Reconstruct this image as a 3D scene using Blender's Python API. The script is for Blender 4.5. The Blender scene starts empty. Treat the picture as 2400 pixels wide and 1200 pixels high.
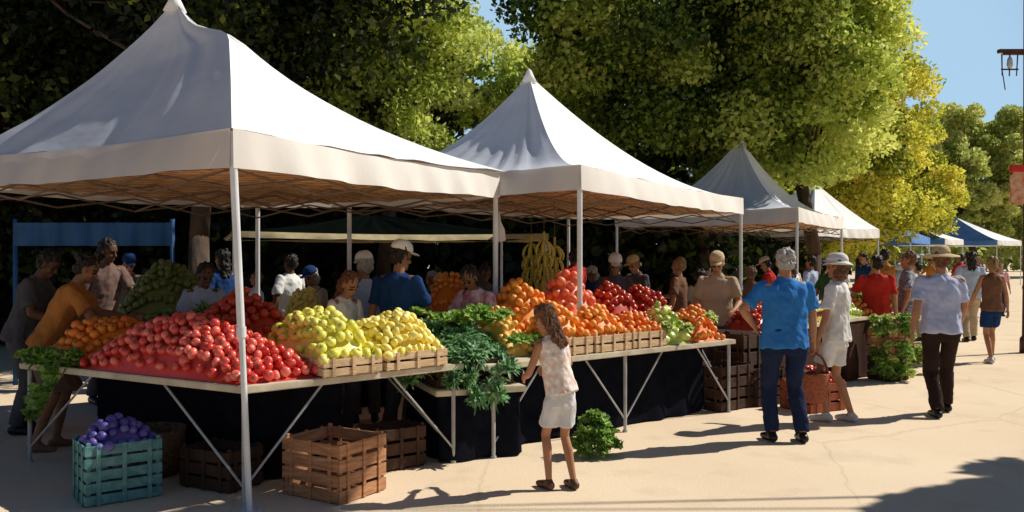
import bpy, bmesh, math, random
import numpy as np
from mathutils import Vector, Matrix, noise
random.seed(5)
SC=bpy.context.scene
COL=SC.collection
V=Vector
CAMH=1.7
def P(x,y,d): return V(((x-1200)/2000*d, d, CAMH-(y-600)/2000*d))

# ---------------------------------------------------------------- materials
MATS={}
def nodes(m):
    m.use_nodes=True
    nt=m.node_tree
    return nt,nt.nodes,nt.links,nt.nodes['Principled BSDF']
def mat(name,c1,c2=None,rough=.7,scale=8,bump=0.0,bscale=None,rand=False,spec=.3,transl=0,metal=0,detail=4,sss=0,stretch=None):
    if name in MATS: return MATS[name]
    m=bpy.data.materials.new(name); nt,N,L,b=nodes(m)
    b.inputs['Roughness'].default_value=rough
    b.inputs['Specular IOR Level'].default_value=spec
    b.inputs['Metallic'].default_value=metal
    tc=N.new('ShaderNodeTexCoord'); src=tc.outputs['Object']
    if stretch:
        mp=N.new('ShaderNodeMapping'); mp.inputs['Scale'].default_value=stretch
        L.new(src,mp.inputs[0]); src=mp.outputs[0]
    c2=c2 or tuple(v*.75 for v in c1)
    nz=N.new('ShaderNodeTexNoise'); nz.inputs['Scale'].default_value=scale; nz.inputs['Detail'].default_value=detail
    L.new(src,nz.inputs[0])
    rp=N.new('ShaderNodeValToRGB'); rp.color_ramp.elements[0].position=.35; rp.color_ramp.elements[1].position=.65
    rp.color_ramp.elements[0].color=(*c1,1); rp.color_ramp.elements[1].color=(*c2,1)
    if rand:
        oi=N.new('ShaderNodeObjectInfo'); ad=N.new('ShaderNodeMath'); ad.operation='MULTIPLY_ADD'
        ad.inputs[1].default_value=.3
        L.new(nz.outputs[0],ad.inputs[0])
        mu=N.new('ShaderNodeMath'); mu.operation='MULTIPLY'; mu.inputs[1].default_value=.7
        L.new(oi.outputs['Random'],mu.inputs[0]); L.new(mu.outputs[0],ad.inputs[2])
        rp.color_ramp.elements[0].position=.1; rp.color_ramp.elements[1].position=.9
        L.new(ad.outputs[0],rp.inputs[0])
    else: L.new(nz.outputs[0],rp.inputs[0])
    L.new(rp.outputs[0],b.inputs['Base Color'])
    if bump:
        n2=N.new('ShaderNodeTexNoise'); n2.inputs['Scale'].default_value=bscale or scale*3; n2.inputs['Detail'].default_value=5
        L.new(src,n2.inputs[0])
        bp=N.new('ShaderNodeBump'); bp.inputs['Strength'].default_value=bump; bp.inputs['Distance'].default_value=.02
        L.new(n2.outputs[0],bp.inputs['Height']); L.new(bp.outputs[0],b.inputs['Normal'])
    if transl:
        tr=N.new('ShaderNodeBsdfTranslucent'); L.new(rp.outputs[0],tr.inputs[0])
        mx=N.new('ShaderNodeMixShader'); mx.inputs[0].default_value=transl
        L.new(b.outputs[0],mx.inputs[1]); L.new(tr.outputs[0],mx.inputs[2])
        L.new(mx.outputs[0],N['Material Output'].inputs[0])
    MATS[name]=m; return m
def leafmat(name,stops,transl=.35):
    if name in MATS: return MATS[name]
    m=bpy.data.materials.new(name); m.use_nodes=True; nt=m.node_tree; N=nt.nodes; L=nt.links; N.clear()
    at=N.new('ShaderNodeAttribute'); at.attribute_name='tint'
    rp=N.new('ShaderNodeValToRGB'); cr=rp.color_ramp
    while len(cr.elements)<len(stops): cr.elements.new(.5)
    for i,(p,c) in enumerate(stops): cr.elements[i].position=p; cr.elements[i].color=(*c,1)
    L.new(at.outputs['Fac'],rp.inputs[0])
    d=N.new('ShaderNodeBsdfDiffuse'); t=N.new('ShaderNodeBsdfTranslucent'); g=N.new('ShaderNodeBsdfGlossy'); g.inputs['Roughness'].default_value=.45
    g.inputs[0].default_value=(.5,.5,.5,1)
    L.new(rp.outputs[0],d.inputs[0]); L.new(rp.outputs[0],t.inputs[0])
    m1=N.new('ShaderNodeMixShader'); m1.inputs[0].default_value=transl
    L.new(d.outputs[0],m1.inputs[1]); L.new(t.outputs[0],m1.inputs[2])
    m2=N.new('ShaderNodeMixShader'); m2.inputs[0].default_value=.04
    L.new(m1.outputs[0],m2.inputs[1]); L.new(g.outputs[0],m2.inputs[2])
    o=N.new('ShaderNodeOutputMaterial'); L.new(m2.outputs[0],o.inputs[0])
    MATS[name]=m; return m

# ---------------------------------------------------------------- object helpers
def meta(o,label=None,cat=None,group=None,kind=None):
    if label: o['label']=label
    if cat: o['category']=cat
    if group: o['group']=group
    if kind: o['kind']=kind
    return o
def link(o,parent=None):
    COL.objects.link(o)
    if parent: o.parent=parent
    return o
def empty(name,loc,rz=0):
    o=bpy.data.objects.new(name,None); o.empty_display_size=.2; o.location=loc; o.rotation_euler=(0,0,rz); return link(o)
def obj_bm(name,bm,mats,parent=None,smooth=False,loc=None,rz=0,normals=True):
    if normals: bmesh.ops.recalc_face_normals(bm,faces=bm.faces)
    me=bpy.data.meshes.new(name); bm.to_mesh(me); bm.free()
    for m in (mats if isinstance(mats,(list,tuple)) else [mats]): me.materials.append(m)
    if smooth: me.polygons.foreach_set('use_smooth',[True]*len(me.polygons))
    o=bpy.data.objects.new(name,me)
    if loc is not None: o.location=loc
    o.rotation_euler=(0,0,rz)
    return link(o,parent)
def frame(p1,p2):
    d=p2-p1; q=d.to_track_quat('Z','Y'); return Matrix.Translation((p1+p2)/2)@q.to_matrix().to_4x4(), d.length
def cone(bm,p1,p2,r1,r2,seg=12):
    M,l=frame(V(p1),V(p2))
    return bmesh.ops.create_cone(bm,cap_ends=True,cap_tris=False,segments=seg,radius1=r1,radius2=r2,depth=max(l,1e-4),matrix=M)['verts']
def ball(bm,c,r,R=None,sub=2):
    if not isinstance(r,(tuple,list)): r=(r,r,r)
    M=Matrix.Translation(V(c))@(R.to_4x4() if R is not None else Matrix())@Matrix.Diagonal((*r,1))
    return bmesh.ops.create_icosphere(bm,subdivisions=sub,radius=1,matrix=M)['verts']
def caps(bm,p1,p2,r1,r2,seg=12):
    cone(bm,p1,p2,r1,r2,seg); ball(bm,p1,r1); ball(bm,p2,r2)
def box(bm,c,s,R=None):
    M=Matrix.Translation(V(c))@(R.to_4x4() if R is not None else Matrix())@Matrix.Diagonal((*s,1))
    return bmesh.ops.create_cube(bm,size=1,matrix=M)['verts']
def loft(bm,rings,T=None,seg=20,cap=True):
    rr=[]
    for (x,y,z,rx,ry) in rings:
        ring=[]
        for i in range(seg):
            a=2*math.pi*i/seg; p=V((x+rx*math.cos(a),y+ry*math.sin(a),z))
            if T is not None: p=T@p
            ring.append(bm.verts.new(p))
        rr.append(ring)
    for a,b in zip(rr,rr[1:]):
        for i in range(seg): bm.faces.new((a[i],a[(i+1)%seg],b[(i+1)%seg],b[i]))
    if cap: bm.faces.new(rr[0][::-1]); bm.faces.new(rr[-1])
    return rr
def prism(bm,poly,z0,z1):
    a=[bm.verts.new((p[0],p[1],z0)) for p in poly]; b=[bm.verts.new((p[0],p[1],z1)) for p in poly]
    n=len(poly); bm.faces.new(a[::-1]); bm.faces.new(b)
    for i in range(n): bm.faces.new((a[i],a[(i+1)%n],b[(i+1)%n],b[i]))

# ---------------------------------------------------------------- people
def voxel(bm,name,vs,mats,parent=None,wr=0,k=1,sm=2,wf=14):
    bmesh.ops.recalc_face_normals(bm,faces=bm.faces)
    me=bpy.data.meshes.new('tmp'); bm.to_mesh(me); bm.free()
    o=bpy.data.objects.new('tmp',me); COL.objects.link(o)
    r=o.modifiers.new('r','REMESH'); r.mode='VOXEL'; r.voxel_size=vs
    if sm:
        s=o.modifiers.new('s','SMOOTH'); s.iterations=sm; s.factor=.5
    dg=bpy.context.evaluated_depsgraph_get()
    m2=bpy.data.meshes.new_from_object(o.evaluated_get(dg))
    bpy.data.objects.remove(o); bpy.data.meshes.remove(me)
    n=len(m2.vertices); co=np.empty(n*3,'f'); m2.vertices.foreach_get('co',co); co=co.reshape(-1,3)
    if wr:
        no=np.empty(n*3,'f'); m2.vertices.foreach_get('normal',no); no=no.reshape(-1,3)
        off=random.random()*50
        for i in range(n):
            c=co[i]; co[i]=c+no[i]*wr*(noise.noise(V((c[0]*wf+off,c[1]*wf,c[2]*wf*.5)))+.4*noise.noise(V((c[0]*wf*2+off+c[2]*9,c[1]*wf*2,c[2]*wf*1.6))))
    co*=k
    m2.vertices.foreach_set('co',co.ravel())
    m2.name=name; m2.materials.clear()
    for m in mats: m2.materials.append(m)
    m2.polygons.foreach_set('use_smooth',[True]*len(m2.polygons)); m2.update()
    o=bpy.data.objects.new(name,m2); return link(o,parent)
def ik(a,b,l1,l2,pole):
    d=b-a; D=min(d.length,l1+l2-.002); dn=d.normalized(); pr=(l1*l1-l2*l2+D*D)/(2*D)
    h=math.sqrt(max(l1*l1-pr*pr,0)); pp=(pole-dn*pole.dot(dn)).normalized()
    return a+dn*pr+pp*h, a+dn*D
def skinmat(t):
    c={'light':((.55,.30,.20),(.48,.24,.16)),'tan':((.46,.22,.12),(.37,.17,.09)),'brown':((.30,.14,.075),(.22,.10,.052)),'dark':((.16,.072,.04),(.11,.05,.028))}[t]
    return mat('skin_'+t,c[0],c[1],rough=.55,scale=9,bump=.08,bscale=60)
EYE=mat('eye_dark',(.03,.02,.015),rough=.2); LIP=mat('lip',(.32,.10,.08),rough=.4)
def person(pos,face,label,H=1.75,lean=0,roll=0,wide=1,belly=0,LH=(-.27,.04,.87),RH=(.27,.04,.87),LP=(-.5,-1,0),RP=(.5,-1,0),
           feet=((-.1,0),(.1,0)),skin='tan',top=None,sleeve='short',bottom=None,btype='trousers',hair=None,htype='short',hat=None,hatm=None,
           hyaw=0,hpitch=0,shoes=None,vs=.0085,hs=1.0,hem=.86,group=None,apron=None,slim=1.0):
    k=H/1.75
    T=Matrix.Translation((0,0,.95))@Matrix.Rotation(math.radians(roll),4,'Y')@Matrix.Rotation(math.radians(-lean),4,'X')@Matrix.Translation((0,0,-.95))
    R3=T.to_3x3()
    TH=T@Matrix.Translation((0,0,1.5))@Matrix.Rotation(math.radians(hyaw),4,'Z')@Matrix.Rotation(math.radians(-hpitch),4,'X')@Matrix.Diagonal((hs,hs,hs,1))@Matrix.Translation((0,0,-1.5))
    RH3=TH.to_3x3()
    bm=bmesh.new()
    W=wide; q_=slim
    ql=q_*(.86 if btype=='trousers' else 1)
    ball(bm,(0,0,.95),(.138*W,.098,.12)); ball(bm,T@V((0,belly*.5,1.1)),(.122*W,.088+belly*.5,.15),R3); ball(bm,T@V((0,0,1.3)),(.150*W,.098,.16),R3)
    sh=[T@V((s*.17*W,0,1.41)) for s in(-1,1)]
    caps(bm,T@V((-.13*W,0,1.415)),T@V((.13*W,0,1.415)),.05,.05)
    caps(bm,T@V((0,-.01,1.42)),TH@V((0,.0,1.56)),.056*q_,.05*q_)
    ball(bm,TH@V((0,-.005,1.655)),(.074,.09,.092),RH3,3); ball(bm,TH@V((0,.022,1.59)),(.056,.064,.078),RH3,3)
    ball(bm,TH@V((0,.07,1.535)),(.022,.018,.018),RH3)
    caps(bm,TH@V((0,.078,1.64)),TH@V((0,.104,1.605)),.009,.0135)
    for s in(-1,1):
        ball(bm,TH@V((s*.077,-.005,1.62)),(.01,.02,.032),RH3)
        caps(bm,TH@V((s*.015,.083,1.655)),TH@V((s*.048,.068,1.657)),.009,.008)
        ball(bm,TH@V((s*.04,.062,1.60)),(.02,.015,.02),RH3)
    ball(bm,TH@V((0,.084,1.568)),(.024,.010,.0065),RH3); ball(bm,TH@V((0,.082,1.558)),(.02,.010,.0065),RH3)
    arms=[]
    for s,a,h,p in((-1,sh[0],V(LH),V(LP)),(1,sh[1],V(RH),V(RP))):
        e,w=ik(a,h,.285,.255,p); arms.append((a,e,w))
        caps(bm,a,e,.05*q_,.038*q_); caps(bm,e,e.lerp(w,.35),.038*q_,.04*q_); caps(bm,e.lerp(w,.35),w,.04*q_,.025*q_)
        d=(w-e).normalized(); n=V((-s,0,0)); n=(n-d*n.dot(d))
        if n.length<.2: n=V((0,0,-1)); n=(n-d*n.dot(d))
        n.normalize(); sd=d.cross(n)
        if sd.dot(V((0,1,.3)))<0: sd=-sd
        Rm=Matrix((sd,n,d)).transposed()
        ball(bm,w+d*.05,(.04,.016,.052),Rm)
        for i,l in enumerate((.07,.08,.075,.058)):
            o=(1.5-i)*.0215; r0=w+d*.085+sd*o; dd=(d+n*.25+sd*o*2.5).normalized(); m=r0+dd*l*.55
            d2=(d+n*.9+sd*o*2).normalized(); t=m+d2*l*.5
            caps(bm,w+d*.05+sd*o*.9,r0,.010,.009,8); caps(bm,r0,m,.009,.008,8); caps(bm,m,t,.008,.007,8)
        t0=w+d*.025+sd*.03; t1=t0+(d*.6+sd*.7+n*.2)*.045; t2=t1+(d*.9+sd*.1+n*.3)*.035
        caps(bm,t0,t1,.013,.01,8); caps(bm,t1,t2,.01,.008,8)
    hz=.92; legs=[]
    mx=max(abs(f[1]) for f in feet); hz-=mx*mx*.35
    for s,f in zip((-1,1),feet):
        a=V((s*.09*W,0,hz)); an=V((f[0],f[1],.085))
        kn,an=ik(a,an,.435,.43,V((0,1,0))); legs.append((a,kn,an))
        caps(bm,a,kn,.078*min(W,1.1)*ql,.050*ql); cf=kn.lerp(an,.3)+V((0,-.012,0)); caps(bm,kn,cf,.048*ql,.052*ql); caps(bm,cf,an,.052*ql,.033*q_)
        caps(bm,an+V((0,-.03,-.045)),an+V((s*.01,.09,-.055)),.036,.03); caps(bm,an+V((s*.01,.09,-.055)),an+V((s*.018,.15,-.06)),.032,.022)
        caps(bm,an,an+V((0,.05,-.04)),.034,.03)
    body=voxel(bm,'person',vs,[skinmat(skin),EYE,LIP],k=k)
    me=body.data; n=len(me.polygons); ce=np.empty(n*3,'f'); me.polygons.foreach_get('center',ce); ce=ce.reshape(-1,3)/k
    mi=np.zeros(n,'i')
    for s in(-1,1):
        e=np.array(TH@V((s*.031,.083,1.632))); d=ce-e; mi[(np.abs(d)/np.array([.017,.03,.010])<1).all(axis=1)]=1
        e=np.array(TH@V((s*.032,.083,1.662))); d=ce-e; mi[(np.abs(d)/np.array([.022,.03,.006])<1).all(axis=1)]=1
    e=np.array(TH@V((0,.092,1.563))); d=ce-e; mi[(np.abs(d)/np.array([.026,.03,.012])<1).all(axis=1)]=2
    me.polygons.foreach_set('material_index',mi)
    body.location=(pos[0],pos[1],0); body.rotation_euler=(0,0,math.radians(face))
    meta(body,label,'person',group)
    cv=max(vs,.010)
    if top:
        bm=bmesh.new()
        loft(bm,[(0,belly*.5,hem,.192*W,.137+belly*.6),(0,belly*.6,.94,.186*W,.134+belly*.7),(0,belly*.6,1.02,.173*W,.126+belly*.8),(0,belly*.5,1.14,.166*W,.120+belly*.6),(0,0,1.28,.180*W,.126),(0,-.004,1.37,.185*W,.114),(0,-.006,1.43,.16*W,.09),(0,-.006,1.468,.09,.068),(0,-.004,1.49,.068,.062)],T)
        for (a,e,w) in arms:
            if sleeve=='none': ball(bm,a.lerp(T@V((0,0,1.4)),.35),.056)
            elif sleeve=='short':
                m=a.lerp(e,.78); ball(bm,a,.060); cone(bm,a,m,.060,.070,14)
            else:
                m=e.lerp(w,.93); ball(bm,a,.062); cone(bm,a,e,.062,.052,14); ball(bm,e,.052); cone(bm,e,m,.052,.041,14)
        voxel(bm,'shirt',cv,[top],body,wr=.019,k=k,wf=12)
    if bottom:
        bm=bmesh.new()
        loft(bm,[(0,0,hz-.12,.158*W,.108),(0,0,hz,.166*W,.112),(0,0,hz+.07,.156*W,.108),(0,0,hz+.12,.146*W,.104+belly*.4)])
        if btype=='skirt':
            c=sum((V((l[1].x,l[1].y,0)) for l in legs),V())/2
            loft(bm,[(c.x,c.y,hz-.40,.225,.18),(0,0,hz-.1,.178*W,.13),(0,0,hz,.165*W,.118)])
        for (a,kn,an) in legs:
            if btype=='trousers':
                ball(bm,a,.088*W); cone(bm,a,kn,.089*W,.073,16); ball(bm,kn,.072); m=an.lerp(kn,.02); cone(bm,kn,m,.073,.066,16)
            elif btype=='shorts':
                ball(bm,a,.088*W); m=a.lerp(kn,.74); cone(bm,a,m,.090*W,.096,16)
        voxel(bm,'trousers' if btype=='trousers' else btype,cv,[bottom],body,wr=.013,k=k,wf=12)
    if shoes:
        for s,(a,kn,an) in zip((-1,1),legs):
            bm=bmesh.new()
            caps(bm,an+V((0,-.03,-.04)),an+V((s*.01,.09,-.045)),.044,.04); caps(bm,an+V((s*.01,.09,-.048)),an+V((s*.02,.16,-.055)),.04,.03)
            ball(bm,an+V((0,0,-.01)),.043)
            o=voxel(bm,'shoe',.012,[shoes],body,k=k)
    if hair:
        bm=bmesh.new()
        ball(bm,TH@V((0,-.024,1.678)),(.087,.096,.090),RH3); ball(bm,TH@V((0,-.045,1.62)),(.081,.064,.072),RH3)
        if htype=='long':
            ball(bm,TH@V((0,-.06,1.56)),(.085,.055,.12),RH3); ball(bm,TH@V((0,-.075,1.45)),(.08,.04,.12),RH3)
        if htype=='bob':
            ball(bm,TH@V((0,-.045,1.58)),(.096,.070,.09),RH3)
        if htype=='bun': ball(bm,TH@V((0,-.10,1.70)),(.042,.04,.042),RH3)
        if htype=='tail':
            ball(bm,TH@V((0,-.11,1.66)),(.03,.03,.035),RH3); caps(bm,TH@V((0,-.12,1.65)),TH@V((0,-.13,1.5)),.03,.012)
        voxel(bm,'hair',.009,[hair],body,wr=.026,k=k,wf=38)
    if hat:
        bm=bmesh.new()
        loft(bm,[(0,-.012,1.688,.092,.108),(0,-.014,1.72,.091,.106),(0,-.014,1.757,.078,.090),(0,-.012,1.782,.050,.058),(0,-.012,1.786,.02,.024)],TH,24)
        if hat=='cap':
            loft(bm,[(0,.095,1.684,.06,.085),(0,.095,1.692,.056,.08)],TH,20)
        else:
            w=.18 if hat=='straw' else .145
            loft(bm,[(0,-.012,1.668,w,w*1.08),(0,-.012,1.676,w*.98,w*1.06),(0,-.012,1.696,.09,.104)],TH,28)
            for v in bm.verts:
                l=TH.inverted()@v.co; rr=math.hypot(l.x,l.y)
                if l.z<1.68 and rr>.12: v.co=TH@V((l.x,l.y,l.z+.012*math.sin(2*math.atan2(l.y,l.x)+1)-.006))
        for v in bm.verts: v.co*=k
        o=obj_bm('hat',bm,hatm,body,smooth=True)
    return body

cloth=lambda n,c,c2=None,**k: mat('cloth_'+n,c,c2 or tuple(v*.8 for v in c),rough=.9,scale=k.get('scale',5),bump=.15,bscale=k.get('bs',180),spec=.1)
HB=mat('hair_brown',(.11,.045,.022),(.20,.09,.04),rough=.5,scale=60,bump=.6,bscale=90); HK=mat('hair_black',(.012,.009,.008),(.03,.02,.015),rough=.45,scale=60,bump=.6,bscale=90)
HG=mat('hair_grey',(.50,.48,.46),(.30,.285,.27),rough=.6,scale=50,bump=.6,bscale=90)
HBl=mat('hair_blonde',(.35,.22,.09),(.22,.13,.05),rough=.5,scale=60,bump=.6,bscale=90)
WHITE=cloth('white',(.82,.81,.79)); BLUE=cloth('blue',(.04,.21,.58)); NAVY=cloth('navy',(.014,.045,.15)); DENIM=cloth('dark_denim',(.018,.028,.07))
LAV=cloth('lavender',(.52,.58,.82)); DBR=cloth('dark_brown',(.035,.02,.017)); ORG=cloth('orange_brown',(.50,.20,.05)); BEI=cloth('beige',(.48,.38,.27)); RED=cloth('red',(.55,.035,.025))
GRN=cloth('green',(.05,.12,.04)); PNK=cloth('pink',(.7,.15,.25),(.8,.65,.65),scale=18); OFFW=cloth('offwhite_shorts',(.72,.72,.75)); GRY=cloth('grey',(.10,.095,.105)); LBL=cloth('light_blue',(.45,.56,.74))
FLOR=mat('cloth_floral',(.86,.84,.81),(.70,.50,.40),rough=.9,scale=26,bump=.1); BRT=cloth('brown_top',(.18,.09,.055)); TAUPE=cloth('taupe',(.18,.115,.10))
MUS=cloth('mustard',(.45,.28,.04)); TEA=cloth('teal',(.03,.16,.17)); CHK=mat('cloth_check',(.35,.36,.42),(.08,.08,.12),rough=.9,scale=30)
LEA=mat('leather',(.12,.06,.03),rough=.5); BLK=mat('black_leather',(.012,.012,.014),rough=.4); WSH=mat('white_shoe',(.6,.6,.6),rough=.5)
STRAW=mat('straw',(.70,.54,.33),(.54,.38,.21),rough=.8,scale=60,bump=.5); WH=mat('hat_white',(.80,.78,.74),rough=.8,bump=.2)

person((.36,6.22),30,'slim child with long brown hair in pale floral top and shorts',H=1.33,hs=1.13,roll=-9,lean=7,skin='tan',top=FLOR,sleeve='none',bottom=OFFW,btype='shorts',hair=HB,htype='long',
       LH=(-.20,.36,1.04),RH=(.12,.38,1.10),feet=((-.11,.05),(.10,-.06)),shoes=LEA,hyaw=18,hpitch=14,hem=.93,vs=.0085,wide=.86,slim=.9)
person((2.5,7.8),6,'stocky grey-haired man in blue polo shirt and dark trousers',H=1.76,wide=1.2,belly=.04,skin='tan',top=BLUE,bottom=DENIM,hair=HG,
       LH=(-.25,.10,1.04),LP=(-1,-.35,0),RH=(.34,.16,.9),feet=((-.12,.02),(.14,-.05)),shoes=BLK,hyaw=-12,hpitch=6)
person((3.33,8.75),48,'woman in white hat, white top and shorts carrying a basket',H=1.70,wide=.9,skin='tan',top=WHITE,sleeve='short',bottom=WHITE,btype='shorts',hair=HB,htype='bob',hat='sun',hatm=WH,
       LH=(-.25,.10,.86),RH=(.1,.34,1.1),feet=((-.08,.08),(.09,-.12)),shoes=WSH,slim=.92)
person((4.58,9.1),-8,'man in straw hat, pale lavender shirt and dark trousers walking',H=1.78,wide=1.12,belly=.02,skin='tan',top=LAV,bottom=DBR,hair=HB,hat='straw',hatm=STRAW,
       RH=(.24,.20,.92),LH=(-.31,-.08,.89),feet=((-.10,-.18),(.13,.22)),shoes=BLK,lean=2)
person((7.65,13.6),-5,'woman in brown sleeveless top and navy shorts walking away',H=1.68,wide=.92,skin='tan',top=BRT,sleeve='none',bottom=NAVY,btype='shorts',hair=HBl,htype='tail',feet=((-.08,-.15),(.08,.18)),shoes=WSH,vs=.011,slim=.92,LH=(-.26,.2,.95))
person((-1.06,7.95),-25,'man in navy shirt and white cap at the fruit table',H=1.82,wide=1.15,skin='brown',top=NAVY,bottom=GRY,hair=HK,hat='cap',hatm=WH,
       RH=(.2,.28,1.0),LH=(-.30,.0,.88),shoes=BLK,hyaw=-25,hpitch=15)
person((-1.50,8.7),15,'man in pale blue shirt standing behind the fruit table',H=1.72,wide=1.05,skin='brown',top=LBL,bottom=GRY,hair=HG,hat='cap',hatm=WH,shoes=BLK,hyaw=20,hpitch=10)
person((-1.62,8.0),-130,'child in white top looking down at the lemons',H=1.56,hs=1.08,skin='tan',top=WHITE,bottom=GRY,hair=HB,htype='bob',LH=(-.12,.30,1.0),RH=(.15,.3,1.0),hpitch=24,shoes=LEA,lean=10,wide=.92)
person((-4.08,7.5),-70,'woman in orange-brown top leaning over the produce table',H=1.78,lean=26,skin='brown',top=ORG,sleeve='short',bottom=TAUPE,btype='skirt',hair=HK,htype='bun',
       LH=(-.15,.62,1.12),RH=(.22,.60,1.05),hpitch=4,feet=((-.08,.05),(.10,-.08)),shoes=None)
person((-4.72,8.2),-85,'vendor in dark shirt bending towards the produce',H=1.80,skin='dark',top=GRY,bottom=GRY,hair=HK,hpitch=20,shoes=BLK,lean=18,LH=(-.2,.45,1.05),RH=(.2,.45,1.05))
person((-4.75,9.9),-130,'vendor in brown shirt behind the stall',H=1.90,skin='dark',top=TAUPE,bottom=GRY,hair=HK,htype='bob',shoes=BLK,hyaw=30,lean=6,hpitch=14,LH=(-.2,.4,1.05))
person((-3.15,8.65),-140,'vendor in light blue shirt tending the stall',H=1.64,skin='dark',top=LBL,bottom=GRY,hair=HK,hpitch=20,shoes=BLK,lean=8,LH=(-.2,.35,1.05),RH=(.2,.35,1.05))
person((-.28,8.6),150,'vendor in pink and white top leaning over the greens',H=1.66,lean=22,skin='brown',top=PNK,bottom=GRY,hair=HK,htype='bob',LH=(-.2,.5,1.05),RH=(.2,.5,1.05),hpitch=15,shoes=BLK)
p_b=person((2.55,10.6),165,'shopper in beige shirt and cap behind the produce',H=1.74,wide=1.05,skin='tan',top=BEI,bottom=GRY,hair=HG,hat='cap',hatm=STRAW,hpitch=16,lean=8,LH=(-.2,.35,1.05),shoes=BLK,vs=.011)
p_g=person((5.05,13.5),120,'shopper in green shirt and white hat at the stall',H=1.70,skin='tan',top=GRN,bottom=DENIM,hair=HB,hat='sun',hatm=WH,shoes=BLK,vs=.011,RH=(.15,.3,1.05))
p_r=person((5.25,12.3),-20,'shopper in bright red shirt at the stall',H=1.70,wide=1.15,skin='tan',top=RED,bottom=DENIM,hair=HK,shoes=BLK,vs=.011,LH=(-.3,.2,1.0),hyaw=30)
p_d=person((1.35,11.2),175,'vendor in dark shirt behind the stall',H=1.72,skin='brown',top=GRY,bottom=GRY,hair=HK,htype='bob',hat='cap',hatm=WH,shoes=BLK,vs=.012,lean=10,hpitch=12,LH=(-.2,.4,1.05),RH=(.2,.4,1.05))
p_w=person((6.1,13.2),25,'shopper in white shirt and hat and blue trousers',H=1.72,skin='light',top=WHITE,bottom=DENIM,hair=HBl,htype='long',hat='sun',hatm=STRAW,shoes=BLK,vs=.012,feet=((-.1,-.14),(.1,.16)))
p_t=person((5.85,12.6),60,'shopper in checked shirt talking by the stall',H=1.76,skin='tan',top=CHK,bottom=BEI,hair=HB,shoes=LEA,vs=.012,RH=(.2,.35,1.15),LH=(-.3,.05,.9))
NAMEM={'red':RED,'white':WHITE,'navy':NAVY,'blue':BLUE,'green':GRN,'beige':BEI,'mustard':MUS,'teal':TEA,'checked':CHK,'grey':GRY,'orange':ORG,'brown':BRT,'light blue':LBL,'pink':PNK}
rc=random.Random(3)
def again(p,x,d,rz,shirt,hat=False,dark=False):
    n=p.copy(); n.location=((x-1200)/2000*d,d,0); n.rotation_euler=(0,0,math.radians(rz)); s=rc.uniform(.86,1.05); n.scale=(s*rc.uniform(.93,1.12),s,s)
    COL.objects.link(n)
    hm=rc.choice((HK,HB,HG,HBl,HK,HK)); hat=hat or rc.random()<.3; hc=rc.choice((WH,STRAW,WH,NAVY))
    for c in p.children:
        if c.name.startswith('hat') and not hat: continue
        k=c.copy(); k.parent=n; COL.objects.link(k)
        m=NAMEM[shirt] if c.name.startswith('shirt') else hm if c.name.startswith('hair') else hc if c.name.startswith('hat') else rc.choice((GRY,DENIM,BEI,DBR,NAVY)) if c.name.startswith('trousers') else None
        if m: k.material_slots[0].link='OBJECT'; k.material_slots[0].material=m
    if dark or rc.random()<.4: n.material_slots[0].link='OBJECT'; n.material_slots[0].material=skinmat(rc.choice(('dark','brown','tan')) if dark else 'brown')
    n['label']='person in %s shirt standing among the market stalls'%shirt; n['category']='person'; n['group']='market shoppers among the stalls'
for p,x,d,rz,sh,ht,dk in [(p_d,1395,12.5,150,'navy',0,1),(p_b,1500,13.5,120,'grey',0,1),(p_t,1590,12.2,60,'brown',0,1),(p_w,1440,13.8,20,'orange',0,1),(p_r,1010,12.3,90,'teal',0,1),(p_w,1850,13.8,30,'white',0,0),
                 (p_b,2115,13.8,150,'beige',1,0),(p_g,2150,17,20,'mustard',0,0),(p_w,2275,17,-10,'light blue',0,0),(p_r,2250,24,30,'red',0,0),(p_t,2290,28,10,'navy',0,0),(p_w,2345,24,170,'pink',0,0),
                 (p_g,2215,33,60,'white',1,0),(p_r,2340,38,0,'teal',0,0),(p_t,2180,30,100,'orange',0,0),(p_w,2300,45,10,'white',0,0),(p_b,2140,36,30,'blue',0,0),(p_d,745,10.6,150,'beige',0,1),(p_r,370,11.5,130,'red',0,1),
                 (p_b,300,12,210,'grey',0,1),(p_t,2260,52,0,'navy',0,0),(p_r,2120,24,-160,'green',0,0),(p_w,1680,14.6,110,'navy',0,1),(p_g,1760,13.2,160,'brown',0,1),(p_t,680,11.9,60,'white',0,1),
                 (p_d,1130,11.6,200,'grey',0,1),(p_t,1900,16,40,'light blue',0,0),(p_w,1960,18,10,'white',0,0),(p_b,2035,20,100,'navy',0,0),(p_t,2075,16,-40,'orange',0,0),(p_w,520,11.2,60,'navy',0,1),
                 (p_t,1345,14.2,40,'red',0,1),(p_w,1640,13.0,20,'beige',0,1),(p_g,600,12.6,120,'white',0,1),(p_b,1810,15.5,60,'red',0,0)]:
    again(p,x,d,rz,sh,ht,dk)

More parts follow.
